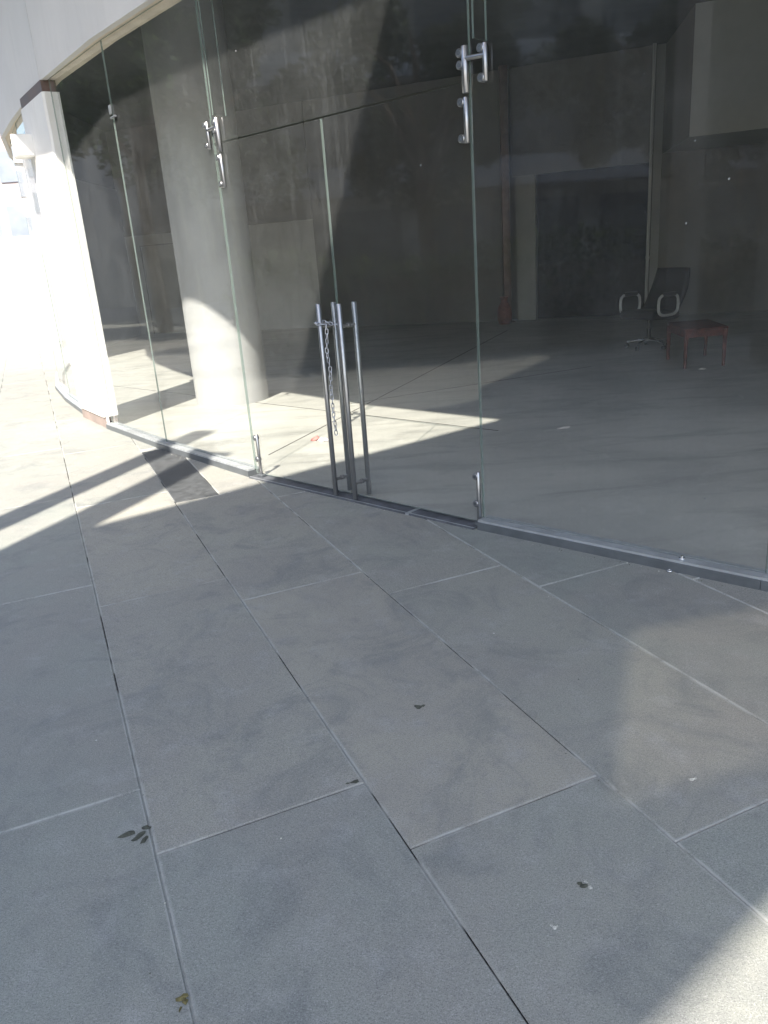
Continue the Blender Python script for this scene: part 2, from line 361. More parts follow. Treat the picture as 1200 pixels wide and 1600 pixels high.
# interior ceiling
ce=MB(); ce.prism([(p[0],p[1]) for p in offs(ALLG,-.06)]+[bw(5.6,.2)[:2],bw(-10.2,.2)[:2]],4.40,4.6,0); struct(ce.build('ceiling',CEIL),'dark ceiling of the empty hall')

# ------------------------------------------------------------------ building shell
bld=empty('building','white building with curved overhanging fascia above a glass front','building',(-2.7,8.4,0))
def strip(poly_a,za,poly_b,zb,mb,mat=0,flip=False):
    for i in range(len(poly_a)-1):
        q=[(*poly_a[i],za),(*poly_a[i+1],za),(*poly_b[i+1],zb),(*poly_b[i],zb)]
        mb.face(q[::-1] if flip else q,mat)
RZ=5.6
# fascia: upright panels with narrow open seams, dark backing behind
fa=MB(); ins=offs(LIP,-.05); bk=offs(LIP,-.10)
for i in range(len(LIP)-1):
    d,n,L=frame(LIP[i],LIP[i+1]); g_=.005 if L>.1 else 0
    sl=1 if i in(8,10,12,5,3) else 0; sr=1 if i+1 in(8,10,12,5,3) else 0
    a=lerp(LIP[i],LIP[i+1],g_/L*sl); b=lerp(LIP[i],LIP[i+1],1-g_/L*sr); a2=lerp(ins[i],ins[i+1],g_/L*sl); b2=lerp(ins[i],ins[i+1],1-g_/L*sr)
    fa.prism([a,b,b2,a2],3.124,RZ-.003,0)
strip(bk,3.14,bk,RZ-.003,fa,1)
fo=fa.build('fascia',[FASC,BROWN],bld)
so=MB(); gi=offs(ALLG,-.12)
lipin=offs(LIP,-.004)
# soffit slopes up from the lip to the glass head
def resample(poly,n):
    L=[0]
    for i in range(len(poly)-1): L.append(L[-1]+math.dist(poly[i],poly[i+1]))
    out=[]
    for k in range(n+1):
        t=L[-1]*k/n; i=0
        while i<len(L)-2 and L[i+1]<t: i+=1
        out.append(lerp(poly[i],poly[i+1],(t-L[i])/(L[i+1]-L[i])))
    return out
A=LIP; LI=offs(LIP,-.051); Bq=[]
for p in A:
    best=min(((math.dist(p,lerp(gi[i],gi[i+1],t/20)),lerp(gi[i],gi[i+1],t/20)) for i in range(len(gi)-1) for t in range(21)),key=lambda x:x[0]); Bq.append(best[1])
for i in range(len(A)-1):
    so.face([(*LI[i],3.132),(*Bq[i],3.132),(*Bq[i+1],3.132),(*LI[i+1],3.132)])
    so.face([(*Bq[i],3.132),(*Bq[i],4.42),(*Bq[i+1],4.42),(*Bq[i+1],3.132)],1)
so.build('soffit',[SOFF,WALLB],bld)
# upper roof whose eave shades the fascia: the eave follows the glass line, moved towards the sun
RZ=5.6; k=(RZ-2.68)
eave=[]
for i_,p in enumerate(offs(ALLG,0.0)[1:]):
    kx=k+(.26 if i_<len(FAR) else 0); eave.append((p[0]-SH.x*kx,p[1]-SH.y*kx))
ro=MB(); ro.prism(eave+[bw(7.5,.6)[:2],bw(-10.6,.6)[:2]],RZ,RZ+.45,0); ro.build('roof',FASC,bld)
def wallbox(mb,a,b,th,z0,z1,mat=0):
    d,n,L=frame(a,b); mb.prism([(a[0],a[1]),(b[0],b[1]),(b[0]-n.x*th,b[1]-n.y*th),(a[0]-n.x*th,a[1]-n.y*th)],z0,z1,mat)
ow=MB(); wallbox(ow,bw(-9.7,.62)[:2],bw(6.2,.62)[:2],.2,-.03,RZ); 
d_,n_,L_=frame((3.95,1.1),(8.3,13.4)); ow.prism([(3.96,1.09),(8.25,13.15),(8.5,13.1),(4.2,1.0)],-.03,RZ); ow.build('outer_wall',CONC,bld)
# white pillars
def pillar(a,b,dep,zt,name='pillar'):
    """front face from b (left) to a (right)"""
    d,n,L=frame(b,a); mb=MB()
    A0=Vector((a[0],a[1],0)); B0=Vector((b[0],b[1],0))
    c=.02
    poly=[B0-n*dep,B0-n*c,B0+d*c,A0-d*c,A0-n*c,A0-n*dep]
    mb.prism([(p.x,p.y) for p in poly],.115,zt)
    o=mb.build(name,WHITE,bld)
    r=.018; q=[B0-n*(dep-.01)+d*r,B0+d*r-n*r,A0-d*r-n*r,A0-n*(dep-.01)-d*r]
    m2=MB(); m2.prism([(p.x,p.y) for p in q],-.03,.114); m2.build('plinth',PLINTH,o)
    m3=MB(); q=[B0-n*(dep-.01)+d*.01,B0+d*.01-n*.012,A0-d*.03-n*.012,A0-n*(dep-.01)-d*.03]; m3.prism([(p.x,p.y) for p in q],zt+.001,zt+.097); m3.build('cap',BROWN,o)
    # thin white edge trim of the cladding standing clear of the plinth
    m4=MB(); e=A0-n*.03; m4.prism([(p.x,p.y) for p in(e-d*.016,e+d*.006,e+d*.006-n*.02,e-d*.016-n*.02)],0,.114); m4.build('edge_trim',WHITE,o)
    return o
pillar((-2.722,7.726),(-3.229,8.485),.15,3.03)

# ------------------------------------------------------------------ glazing
gw_=empty('glass_wall','tall frameless glass shopfront curving beside the double door','glass wall',(.554,4.079,0))
def pane(a,b,z0,z1,name,parent,inset=.002,th=.012):
    d,n,L=frame(a,b); A_=Vector((*a,0))+d*inset; B_=Vector((*b,0))-d*inset; h=n*(th/2)
    mb=MB()
    P=lambda q,o,z:(q.x+o.x,q.y+o.y,z)
    mb.face([P(A_,h,z0),P(B_,h,z0),P(B_,h,z1),P(A_,h,z1)],0)
    mb.face([P(B_,-h,z0),P(A_,-h,z0),P(A_,-h,z1),P(B_,-h,z1)],1)
    mb.face([P(A_,-h,z0),P(A_,h,z0),P(A_,h,z1),P(A_,-h,z1)],2)
    mb.face([P(B_,h,z0),P(B_,-h,z0),P(B_,-h,z1),P(B_,h,z1)],2)
    mb.face([P(A_,h,z1),P(B_,h,z1),P(B_,-h,z1),P(A_,-h,z1)],2)
    mb.face([P(A_,-h,z0),P(B_,-h,z0),P(B_,h,z0),P(A_,h,z0)],2)
    return weld(mb.build(name,[DUSTY,GLASS,GEDGE],parent))
ZT=3.128
for i in(0,1,3,4,5): pane(V[i],V[i+1],.045,ZT,'glass_panel',gw_)
pane(V[2],V[3],2.224,ZT,'transom_panel',gw_)
for i in range(len(FAR)-1):
    if i<4: pane(FAR[i+1],FAR[i],.045,ZT,'glass_panel',gw_)
fw_=MB()
for i in range(4,len(FAR)-1): wallbox(fw_,FAR[i+1],FAR[i],.15,-.03,3.2)
fw_.build('sun_block_wall',FASC,bld)  # solid bays added in place of glass to keep sun off the back wall
# sills: aluminium channel, a pale cap strip and a darker upright face
def sill(a,b,parent,tall=.055):
    d,n,L=frame(a,b); A_=Vector((*a,0)); B_=Vector((*b,0)); mb=MB()
    def q(o0,o1): return [((A_+n*o0).x,(A_+n*o0).y),((B_+n*o0).x,(B_+n*o0).y),((B_+n*o1).x,(B_+n*o1).y),((A_+n*o1).x,(A_+n*o1).y)]
    mb.prism(q(.070,.0085),-.02,tall-.012,0); mb.prism(q(.0075,-.0075),-.02,.040,0); mb.prism(q(-.0085,-.04),-.02,tall-.012,0)
    mb.prism(q(.062,.0085),tall-.0119,tall,1); mb.prism(q(-.0085,-.035),tall-.0119,tall,1)
    mb.build('sill',[ALU,ALUL],parent)
for i in(0,1,3,4,5): sill(V[i],V[i+1],gw_)
for i in range(4): sill(FAR[i+1],FAR[i],gw_)
# glass fins standing inward from the two door joints
for u in(.012,2.082):
    mb=MB(); c=D(u,-.012-.05,(2.39+ZT)/2); mb.obox(c,U2*.006,N2*.05,Vector((0,0,(ZT-2.39)/2)),0)
    mb.m=[2,2,2,2,2,2]; 
    mb.m=[2,2,2,2,0,0] if False else mb.m
    f=mb.build('glass_fin',[GLASS,GLASS,GEDGE],gw_)
    for pl in f.data.polygons:
        pl.material_index = 0 if abs(pl.normal.dot(U2))>.9 else 2
# fittings
def bolt(par,u,z,off=.024,r=.0195):
    mb=MB()
    mb.tube([D(u,.006,z),D(u,off,z),D(u,off+.010,z),D(u,off+.013,z)],[r,r,r,r*.82],18)
    mb.tube([D(u,off+.0131,z),D(u,off+.0135,z)],[r*.5,r*.5],12,1); mb.build('bolt',[STEEL,ALU],par)
def bar(mb,u,z0,z1,r=.012,off=.022): mb.tube([D(u,off,z0),D(u,off,z0+.003),D(u,off,z1-.003),D(u,off,z1)],[r*.8,r,r,r*.8],14)
def fitting(ul,us,side):
    mb=MB(); bar(mb,ul,2.165,2.362,.0165); bar(mb,us,2.195,2.352,.012)
    mb.tube([D(ul,.024,2.308),D(us,.024,2.302)],.011,12)
    s=-1 if side else 1
    o=mb.build('patch_fitting',[STEEL,ALU],gw_)
    for z in(2.335,2.285): bolt(o,ul-.024,z)
    for z in(2.333,2.213): bolt(o,us-.019,z)
fitting(.088,-.018,0); fitting(2.055,2.170,1)
# small clamp on the first joint from the pillar
d0,n0,L0=frame(V[0],V[1]); d1,n1,L1=frame(V[1],V[2]); mb=MB(); q=Vector((*V[1],0))
mb.obox(q+n1*.014+Vector((0,0,2.66)),d0*.02,n1*.007,Vector((0,0,.032)),0,.003); mb.tube([q+n1*.02+d1*.0+Vector((0,0,2.60)),q+n1*.02+d1*.09+Vector((0,0,2.605))],.008,10,0)
mb.build('clamp',[ALU],gw_)
# screws left on the sill end and small bracket
# threshold under the doors (flush dark strip in two lengths)
th=MB()
for a,b in((.02,1.545),(1.575,2.05)):
    th.prism([tuple(D(a,.085,0)[:2]),tuple(D(b,.085,0)[:2]),tuple(D(b,-.03,0)[:2]),tuple(D(a,-.03,0)[:2])],-.02,.0085,0)
    th.prism([tuple(D(a,.075,0)[:2]),tuple(D(b,.075,0)[:2]),tuple(D(b,.071,0)[:2]),tuple(D(a,.071,0)[:2])],.0086,.0105,1)
th.prism([tuple(D(1.547,.085,0)[:2]),tuple(D(1.573,.085,0)[:2]),tuple(D(1.573,-.03,0)[:2]),tuple(D(1.547,-.03,0)[:2])],-.02,.0105,1)
th.build('threshold',[THRESH,ALUL],gw_)

# ------------------------------------------------------------------ doors
SPL=1.026
def door(u0,u1,uh,hinge,label):
    t=empty('glass_door',label,'glass door',D((u0+u1)/2,0,0))
    a=tuple(D(u0,0,0)[:2]); b=tuple(D(u1,0,0)[:2])
    pane(a,b,.022,2.214,'glass_panel',t,.002)
    for off in(.070,-.055):
        mb=MB(); r=.0155
        mb.tube([D(uh,off,.020),D(uh,off,.023),D(uh,off,1.217),D(uh,off,1.22)],[r*.85,r,r,r*.85],20)
        h=mb.build('pull_handle',STEEL,t)
        m2=MB(); s=1 if off>0 else -1
        for z in(.12,1.09):
            m2=MB(); m2.tube([D(uh,s*.0065,z),D(uh,off-s*.012,z)],.0095,14); m2.tube([D(uh,s*.0062,z),D(uh,s*.012,z)],.015,16); m2.build('standoff',STEEL,h)
    # bottom pivot bar with two bolts, top pivot strap
    mb=MB(); up=hinge-.0; bar(mb,up,.028,.318,.0115,.022); mb.obox(D(up,.02,.018),U2*.03,N2*.02,Vector((0,0,.008)),1,.002)
    o=mb.build('pivot',[STEEL,ALU],t); bolt(o,up-.014,.292); bolt(o,up-.016,.136)
    mb=MB(); ut=hinge+ (.003 if hinge>1 else -.004); bar(mb,ut,1.952,2.150,.0125,.022); o=mb.build('hinge_strap',[STEEL,ALU],t); bolt(o,ut-.024,2.13); bolt(o,ut-.026,1.974)
    return t
door(.010,SPL-.002,.932,.090,'left leaf of the frameless glass double door, chain beside its pull bar')
door(SPL+.002,2.062,1.112,2.050,'right leaf of the frameless glass double door, nearest the wide pane')

# chain hanging from the upper standoff of the left leaf
ch=MB()
def link(c,up,side,L=.040,Wd=.0225,r=.0030):
    c=Vector(c); up=Vector(up).normalized(); side=Vector(side); side=(side-up*side.dot(up)).normalized(); pts=[]; a=L/2-Wd/2; R=Wd/2-r
    for k in range(9): t=PI*k/8; pts.append(c+up*(a+math.sin(t)*R)+side*(math.cos(t)*R))
    for k in range(9): t=PI+PI*k/8; pts.append(c+up*(-a+math.sin(t)*R)+side*(math.cos(t)*R))
    ch.tube(pts,r,7,0,True)
for i in range(24):
    z=1.085-.0283*i; ang=(0 if i%2==0 else PI/2)+.35*math.sin(i*1.7)+.4
    s=U2*math.cos(ang)+N2*math.sin(ang); o=.004*math.sin(i*.9)
    link(D(.972+o,.062-.004*math.cos(i*.6),z),(.06*math.sin(i*2.1),0.05*math.cos(i*1.3),1),s)
# the loop round the two bars
lp=[(.972,.062,1.10),(.955,.088,1.104),(.93,.094,1.106),(.908,.082,1.108),(.905,.055,1.11),(.925,.04,1.112),(.955,.042,1.112),(.99,.05,1.108),(1.03,.055,1.10),(1.065,.05,1.10),(1.10,.043,1.10)]
for i in range(len(lp)-1):
    a=D(*lp[i]); b=D(*lp[i+1]); up=b-a; s=Vector((0,0,1)) if i%2 else up.cross(Vector((0,0,1)))
    link((a+b)/2,up,s,.042)
tag(ch.build('chain',CHAINM),'galvanised chain hanging from the door pull bars','chain')

# ------------------------------------------------------------------ inside the hall
co=MB(); cx,cy,R=-1.615,8.83,.405
co.lathe((cx,cy,0),[(R,-.02),(R,4.45)],64); tag(co.build('column',COLP),'thick round white column just inside the glass, lower part sunlit','column')
# back wall with its wide dark opening: parts
bwl=empty('wall','back wall of the hall with a wide dark opening','wall',bw(0,0,0))
mb=MB()
T0,T1=0.0,2.05                                          # opening
mb.prism([bw(-.36)[:2],bw(T0)[:2],bw(T0,.16)[:2],bw(-.36,.16)[:2]],-.02,2.60); mb.build('jamb',JAMBM,bwl)
mb=MB(); mb.prism([bw(T1)[:2],bw(T1+.14)[:2],bw(T1+.14,.16)[:2],bw(T1,.16)[:2]],-.02,4.39); mb.build('jamb',JAMBM,bwl)
mb=MB(); mb.prism([bw(-.42,-.01)[:2],bw(T1-.001,-.01)[:2],bw(T1-.001,.16)[:2],bw(-.42,.16)[:2]],2.603,4.39); mb.build('lintel',WALLB,bwl)
mb=MB(); mb.prism([bw(T1+.141)[:2],bw(5.5)[:2],bw(5.5,.16)[:2],bw(T1+.141,.16)[:2]],-.02,4.39); mb.build('plaster',WALLB,bwl)
mb=MB(); mb.prism([bw(-4.6)[:2],bw(-.60)[:2],bw(-.60,.16)[:2],bw(-4.6,.16)[:2]],-.02,4.39); mb.build('plaster',WALLB,bwl)
mb=MB(); mb.prism([bw(-9.8)[:2],bw(-4.601)[:2],bw(-4.601,.16)[:2],bw(-9.8,.16)[:2]],-.02,2.2); mb.build('dado',WALLG,bwl)
mb=MB(); mb.prism([bw(-9.8,-.02)[:2],bw(-4.601,-.02)[:2],bw(-4.601,.16)[:2],bw(-9.8,.16)[:2]],2.201,4.39); mb.build('plaster',WALLB,bwl)
mb=MB()                                                    # flush service door in the pale dado
for (a,b,z0,z1) in((-9.05,-9.02,0,1.95),(-8.12,-8.09,0,1.95),(-9.05,-8.09,1.951,1.98)):
    mb.prism([bw(a,-.012)[:2],bw(b,-.012)[:2],bw(b,-.001)[:2],bw(a,-.001)[:2]],z0+.007,z1)
mb.build('door_outline',WALLB,bwl)
mb=MB(); mb.prism([bw(-.36,.45)[:2],bw(2.3,.45)[:2],bw(2.3,.5)[:2],bw(-.36,.5)[:2]],-.02,2.7,0); mb.build('dark_recess',VOIDM,bwl)  # near-black sheet stands in for the darkness of the room behind
ps=MB(); p=bw(-.50,-.25); ps.obox((p[0],p[1],2.2),(.07,0,0),(0,.07,0),(0,0,2.2),0,.008); ps.obox((p[0],p[1],.012),(.13,0,0),(0,.13,0),(0,0,.006),0)  # dark upright put in place of a dark gap beside the opening
tag(ps.build('post',BROWN),'slim dark upright standing in for the dark gap left of the opening','post')
# light bulkhead hanging from the ceiling on the right
bk_=MB(); f0=Vector((4.80,12.25)); 
q=[f0,f0+BD*4.0,f0+BD*4.0+BN*2.35,Vector(bw(2.20,-.012)[:2])]
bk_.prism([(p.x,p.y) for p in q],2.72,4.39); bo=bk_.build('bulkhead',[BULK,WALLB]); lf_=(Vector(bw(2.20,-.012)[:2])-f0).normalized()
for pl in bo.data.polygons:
    if abs(pl.normal.z)<.1 and abs(pl.normal.x*lf_.x+pl.normal.y*lf_.y)<.05 and pl.normal.x<0: pl.material_index=1  # left side gets the darker wall colour as painted-in shade
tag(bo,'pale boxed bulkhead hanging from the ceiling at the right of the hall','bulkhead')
pp=MB(); p=bw(2.02,-.12); pp.tube([(p[0],p[1],0),(p[0],p[1],4.39)],.028,12); pp.tube([(p[0],p[1],1.0),(p[0],p[1],1.06)],.034,12); pp.tube([(p[0],p[1],2.7),(p[0],p[1],2.75)],.034,12)
tag(pp.build('pipe',WALLG),'thin pale pipe rising at the right edge of the dark opening','pipe')

# office chair
def office_chair(loc,ang):
    t=empty('office_chair','black reclining office chair with bright looped arms inside the hall','chair',(loc[0],loc[1],0)); t.rotation_euler=(0,0,ang)
    Z=(0,0,0)
    mb=MB(); mb.obox((0,.0,.44),(.28,0,0),(0,.27,.015),(0,0,.06),0,.045); mb.build('seat',BLACKF,t,Z)
    mb=MB(); n=9; W=9; vs=[];fs=[]
    for i in range(n):
        s=i/(n-1); y=-.20-.26*s-.05*math.sin(s*PI); z=.47+.53*s; w=.27+.02*math.sin(s*PI)-.03*s
        for k in range(W):
            x=-w+2*w*k/(W-1); cv=.04*(abs(x)/w)**2
            for th_ in(0,-.08): vs.append((x,y+cv+th_*(1-.3*abs(x)/w),z-(.0 if th_==0 else .01)))
    idx=lambda i,k,b:(i*W+k)*2+b
    for i in range(n-1):
        for k in range(W-1):
            fs.append([idx(i,k,0),idx(i+1,k,0),idx(i+1,k+1,0),idx(i,k+1,0)]); fs.append([idx(i,k,1),idx(i,k+1,1),idx(i+1,k+1,1),idx(i+1,k,1)])
    for i in range(n-1):
        fs.append([idx(i,0,0),idx(i,0,1),idx(i+1,0,1),idx(i+1,0,0)]); fs.append([idx(i,W-1,0),idx(i+1,W-1,0),idx(i+1,W-1,1),idx(i,W-1,1)])
    for k in range(W-1):
        fs.append([idx(0,k,0),idx(0,k+1,0),idx(0,k+1,1),idx(0,k,1)]); fs.append([idx(n-1,k,0),idx(n-1,k,1),idx(n-1,k+1,1),idx(n-1,k+1,0)])
    mb.poly(vs,fs,0,True); b=mb.build('backrest',BLACKF,t,Z)
    for s in(-1,1):
        mb=MB(); pts=[]
        for k in range(20):
            a=2*PI*k/20; sx=abs(math.cos(a))**.6*(1 if math.cos(a)>0 else -1); sz=abs(math.sin(a))**.6*(1 if math.sin(a)>0 else -1)
            pts.append((s*.31,.02+.19*sx,.57+.13*sz))
        mb.tube(pts,.018,10,0,True); mb.tube([(s*.31,-.10,.70),(s*.31,.14,.70)],[.028,.028],10,1); mb.build('armrest',[ARMM,BLACKP],t,Z)
    mb=MB(); mb.tube([(0,0,.10),(0,0,.26)],.03,14); mb.tube([(0,0,.26),(0,0,.395)],.018,12); mb.build('gas_post',BLACKP,t,Z)
    for k in range(5):
        a=2*PI*k/5+.5; c,s_=math.cos(a),math.sin(a)
        mb=MB(); mb.tube([(c*.02,s_*.02,.115),(c*.15,s_*.15,.10),(c*.28,s_*.28,.08)],[.028,.022,.017],10); l=mb.build('leg',CHROME,t,Z)
        mb=MB(); mb.tube([(c*.28-s_*.02,s_*.28+c*.02,.027),(c*.28+s_*.02,s_*.28-c*.02,.027)],.027,14); mb.tube([(c*.28,s_*.28,.03),(c*.28,s_*.28,.08)],.008,8); mb.build('caster',BLACKP,l,Z)
    return t
office_chair((3.70,10.5),math.radians(121))
tb=empty('side_table','low red brown wooden table standing right of the black chair','table',(3.74,9.05,0))
tb.rotation_euler=(0,0,0)
LG=[(3.462,8.64),(3.54,9.36),(3.90,8.66),(4.02,9.44)]
mb=MB(); c=Vector((3.735,9.03,.425)); ax=Vector((.25,.02,0)); ay=Vector((.06,.41,0)); mb.obox(c,ax,ay,(0,0,.013),0,.006); mb.build('tabletop',REDW,tb)
mb=MB()
for i,j in((0,1),(1,3),(3,2),(2,0)):
    a=Vector((*LG[i],.375)); b=Vector((*LG[j],.375)); d=(b-a).normalized(); mb.obox((a+b)/2,(b-a)/2-d*.027,d.cross(Vector((0,0,1)))*.009,(0,0,.034))
mb.build('apron',REDW,tb)
for x,y in LG:
    mb=MB(); mb.tube([(x,y,.006),(x,y,.05),(x,y,.30),(x,y,.31),(x,y,.41)],[.017,.019,.024,.027,.027],10); mb.build('leg',REDW,tb)
jr=MB(); q=bw(-.47,-.62); jr.lathe((q[0],q[1],.005),[(0.001,0),(.10,0),(.13,.08),(.14,.2),(.12,.32),(.07,.40),(.06,.46),(.085,.50),(.07,.50),(.05,.45)],20)
tag(jr.build('jar',RUST),'rust red jar standing in front of the dark upright at the back','jar')
# litter and marks
def scrap(name,label,cat,x,y,z,parts,seed,mats,h=.006):
    rnd=random.Random(seed); mb=MB()
    for (dx,dy,r,m,el,ro) in parts:
        n=9; r*=.8; ring=[]
        for k in range(n):
            a=2*PI*k/n; rr=r*rnd.uniform(.6,1.25); px=math.cos(a)*rr*el; py=math.sin(a)*rr
            ring.append((x+dx+px*math.cos(ro)-py*math.sin(ro),y+dy+px*math.sin(ro)+py*math.cos(ro),z+.0008+rnd.uniform(0,h)*.4))
        top=(x+dx,y+dy,z+h)
        for k in range(n): mb.face([ring[k],ring[(k+1)%n],top],m,False)
        mb.face([(p[0],p[1],z+.0004) for p in ring[::-1]],m)
    return tag(mb.build(name,mats),label,cat)
scrap('dry_leaf','dark shrivelled leaf lying across a paving joint at left','leaf',-.765,1.80,0,[(-.02,.0,.014,0,2.2,.3),(.015,-.012,.012,0,2.4,.9),(.025,.02,.01,0,1.8,.1),(.035,-.03,.009,0,2.2,1.2)],3,[DLEAF],.004)
scrap('dry_leaf','small yellow green leaf on the joint at the bottom left','leaf',-.514,1.265,0,[(0,.006,.011,0,1.5,.3),(.008,-.004,.008,0,1.3,1.1),(.001,-.022,.003,0,3.5,1.4)],5,[YLEAF],.004)
scrap('leaf_bit','dark leaf scrap at the joint crossing mid pavement','leaf',-.150,1.95,0,[(0,0,.010,0,1.9,.4),(-.02,-.004,.006,0,1.6,.2)],11,[DLEAF],.004)
scrap('stain','dark oily spot on the middle paving slab','stain',.066,2.325,0,[(0,0,.016,0,1.3,2.2),(.018,.006,.008,0,1.2,.2)],6,[DLEAF],.0012)
scrap('bird_dropping','pale crusted bird dropping on the front paving slab','bird dropping',.418,1.493,0,[(0,0,.011,0,1.4,.2),(.012,-.006,.007,1,1.3,1),(-.010,.008,.007,0,1.2,.5),(.006,.012,.006,1,1.1,.3)],8,[DLEAF,DROP],.004)
scrap('bird_dropping','tiny pale dropping on the right hand paving slab','bird dropping',.821,1.849,0,[(0,0,.008,1,1.7,.1),(.012,.002,.006,1,1.4,.4)],9,[DLEAF,DROP],.004)
scrap('bird_dropping','faint pale splash nearest the bottom of the pavement','bird dropping',.319,1.379,0,[(0,0,.006,1,1.2,.1),(-.006,.006,.004,1,1.1,.4),(.007,.004,.003,1,1.1,.4)],10,[DLEAF,DROP],.002)
scrap('paper_scrap','crumpled red and white wrapper on the sunlit floor inside','wrapper',-.513,6.457,.006,[(-.02,.03,.045,1,1.2,.4),(.03,-.01,.04,0,1.3,1.0),(.065,-.035,.03,0,1.2,.2),(-.01,.08,.028,1,1.1,2)],4,[PAPER,REDP],.035)
scrap('paper_scrap','white scrap lying on the shaded floor behind the wide pane','paper',1.53,6.25,.006,[(0,0,.03,0,3.6,.35)],14,[PAPER],.012)
scrap('paper_scrap','tiny white scrap by the legs of the red table','paper',3.60,8.50,.006,[(0,0,.03,0,1.8,.3)],15,[PAPER],.02)
rnd=random.Random(31); gr=MB()
def crumb(x,y,z,r,m):
    q=[Vector((rnd.gauss(0,1),rnd.gauss(0,1),rnd.gauss(0,1))).normalized()*r*rnd.uniform(.6,1.1) for _ in range(4)]
    c=Vector((x,y,z+r*.5)); P=[c+Vector((r,0,0))+q[0]*.3,c+Vector((-r*.6,r*.8,0))+q[1]*.3,c+Vector((-r*.5,-r*.9,0))+q[2]*.3,c+Vector((0,0,r*.9))+q[3]*.3]
    for f in((0,1,3),(1,2,3),(2,0,3),(0,2,1)): gr.face([P[i] for i in f],m)
for i in(1,2,3,4):
    d,n,L=frame(V[i],V[i+1])
    for k in range(int(L*26)):
        t=rnd.random()*L; o=.088+abs(rnd.gauss(0,.018)); crumb(V[i][0]+d.x*t+n.x*o,V[i][1]+d.y*t+n.y*o,0,rnd.uniform(.0015,.004),rnd.choice((0,0,1,2)))
for k in range(170):
    w_=.03+.613*rnd.randint(-2,4)+rnd.gauss(0,.008); x,y,z=gw(w_,rnd.uniform(-5.5,-1.1)); 
    if inside(x,y)<-.12: crumb(x,y,-.001,rnd.uniform(.0012,.003),rnd.choice((0,1,1,2)))
for k in range(40):
    x,y,z=gw(rnd.uniform(-1.2,2.6),rnd.uniform(-5,-1.1))
    if inside(x,y)<-.12: crumb(x,y,0,rnd.uniform(.0015,.0035),rnd.choice((0,2,2)))
struct(gr.build('grit',[DLEAF,CONC,DROP]),'fine grit scattered on the paving and along the sill','stuff')
def washer(x,y,z,label,n):
    mb=MB(); c=Vector((x,y,z)); ring=[c+Vector((math.cos(2*PI*k/14)*.011,math.sin(2*PI*k/14)*.011,0)) for k in range(14)]; mb.tube(ring,.004,6,0,True)
    if n: mb.tube([c,c+Vector((0,0,.014))],[.008,.006],8,0)
    tag(mb.build('washer' if not n else 'screw',CHROME),label,'washer' if not n else 'screw')
d3,n3,L3=frame(V[3],V[4])
q=Vector((*lerp(V[3],V[4],.735),0)); a_=q+n3*.078; washer(a_.x,a_.y,.004,'small bright washer at the foot of the sill',0)
a_=q+d3*.035+n3*.03; washer(a_.x,a_.y,.057,'loose bright screw lying on top of the sill',1)
# white box on the pillar's face
bx=empty('junction_box','white box fixed high on the left part of the white pillar','box',(-3.18,8.36,0))
d_p,n_p,L_p=frame((-3.229,8.485),(-2.722,7.726)); c=Vector((-3.18,8.36,2.690))+n_p*.02+Vector((.935,.355,0))*.05; ux=Vector((.935,.355,0)); uy=Vector((-.355,.935,0))
mb=MB(); mb.obox(c,ux*.165,uy*.10,Vector((0,0,.100)),0,.010); mb.build('body',WHITE,bx)
mb=MB(); mb.obox(c-uy*.1045,ux*.152,uy*.004,Vector((0,0,.088)),0,.003); mb.build('lid',WHITE,bx)

# ------------------------------------------------------------------ unseen overhead slab added for shade, and posts out of frame (they cast the shade)
EU=Vector((math.sin(math.radians(53.3)),math.cos(math.radians(53.3)))); EN=Vector((-EU.y,EU.x))
kk=SH.x*EN.x+SH.y*EN.y
zt,zb=7.20,6.95; nf=4.775-kk*zt; nn=.614-kk*zb
def bp(n,t): p=EN*n+EU*t; return (p.x,p.y)
zm=(zb+zt)/2
hole=[(x-SH.x*zz,y-SH.y*zz) for x,y,zz in((.948,2.754,zb),(.569,1.777,zt),(1.25,1.955,zt),(2.05,2.98,zb))]
def nt_(p): q=Vector(p); return q.dot(EN),q.dot(EU)
hnt=[nt_(p) for p in hole]; tmin=min(h[1] for h in hnt); tmax=max(h[1] for h in hnt); t_lo,t_hi=tmin-.02,tmax+.02
br=MB(); br.prism([bp(nn,-30),bp(nf,-30),bp(nf,t_lo),bp(nn,t_lo)],zb,zt); br.prism([bp(nn,t_hi),bp(nf,t_hi),bp(nf,13),bp(nn,13)],zb,zt)
ordr=sorted(range(4),key=lambda i:hnt[i][1]); tl,th_=hole[ordr[0]],hole[ordr[3]]
mids=[hole[ordr[1]],hole[ordr[2]]]; up_=max(mids,key=lambda p:nt_(p)[0]); lo_=min(mids,key=lambda p:nt_(p)[0])
eL=bp(nt_(tl)[0],t_lo); eH=bp(nt_(th_)[0],t_hi)
br.prism([bp(nf,t_lo),eL,tl,up_,th_,eH,bp(nf,t_hi)],zb,zt); br.prism([bp(nn,t_lo),eL,tl,lo_,th_,eH,bp(nn,t_hi)],zb,zt)
brd=empty('overhead_shade_slab','added concrete slab overhead, out of view, shading the foreground','shade_slab',(*bp(0,-8),0))
br.build('shade_plate',CONC,brd)
mb=MB(); cxh=sum(p[0] for p in hole)/4; cyh=sum(p[1] for p in hole)/4
mb.prism([(cxh+(p[0]-cxh)*.995,cyh+(p[1]-cyh)*.995) for p in hole],zm-.006,zm+.006); mb.build('light_patch_panel',FROST,brd)  # translucent panel added to throw the soft light patch on the paving
for t_ in(-27.0,):
    mb=MB(); p=bp((nn+nf)/2,t_); mb.lathe((*p,0),[(.3,-.05),(.3,zb)],28); mb.build('added_pier',CONC,brd)
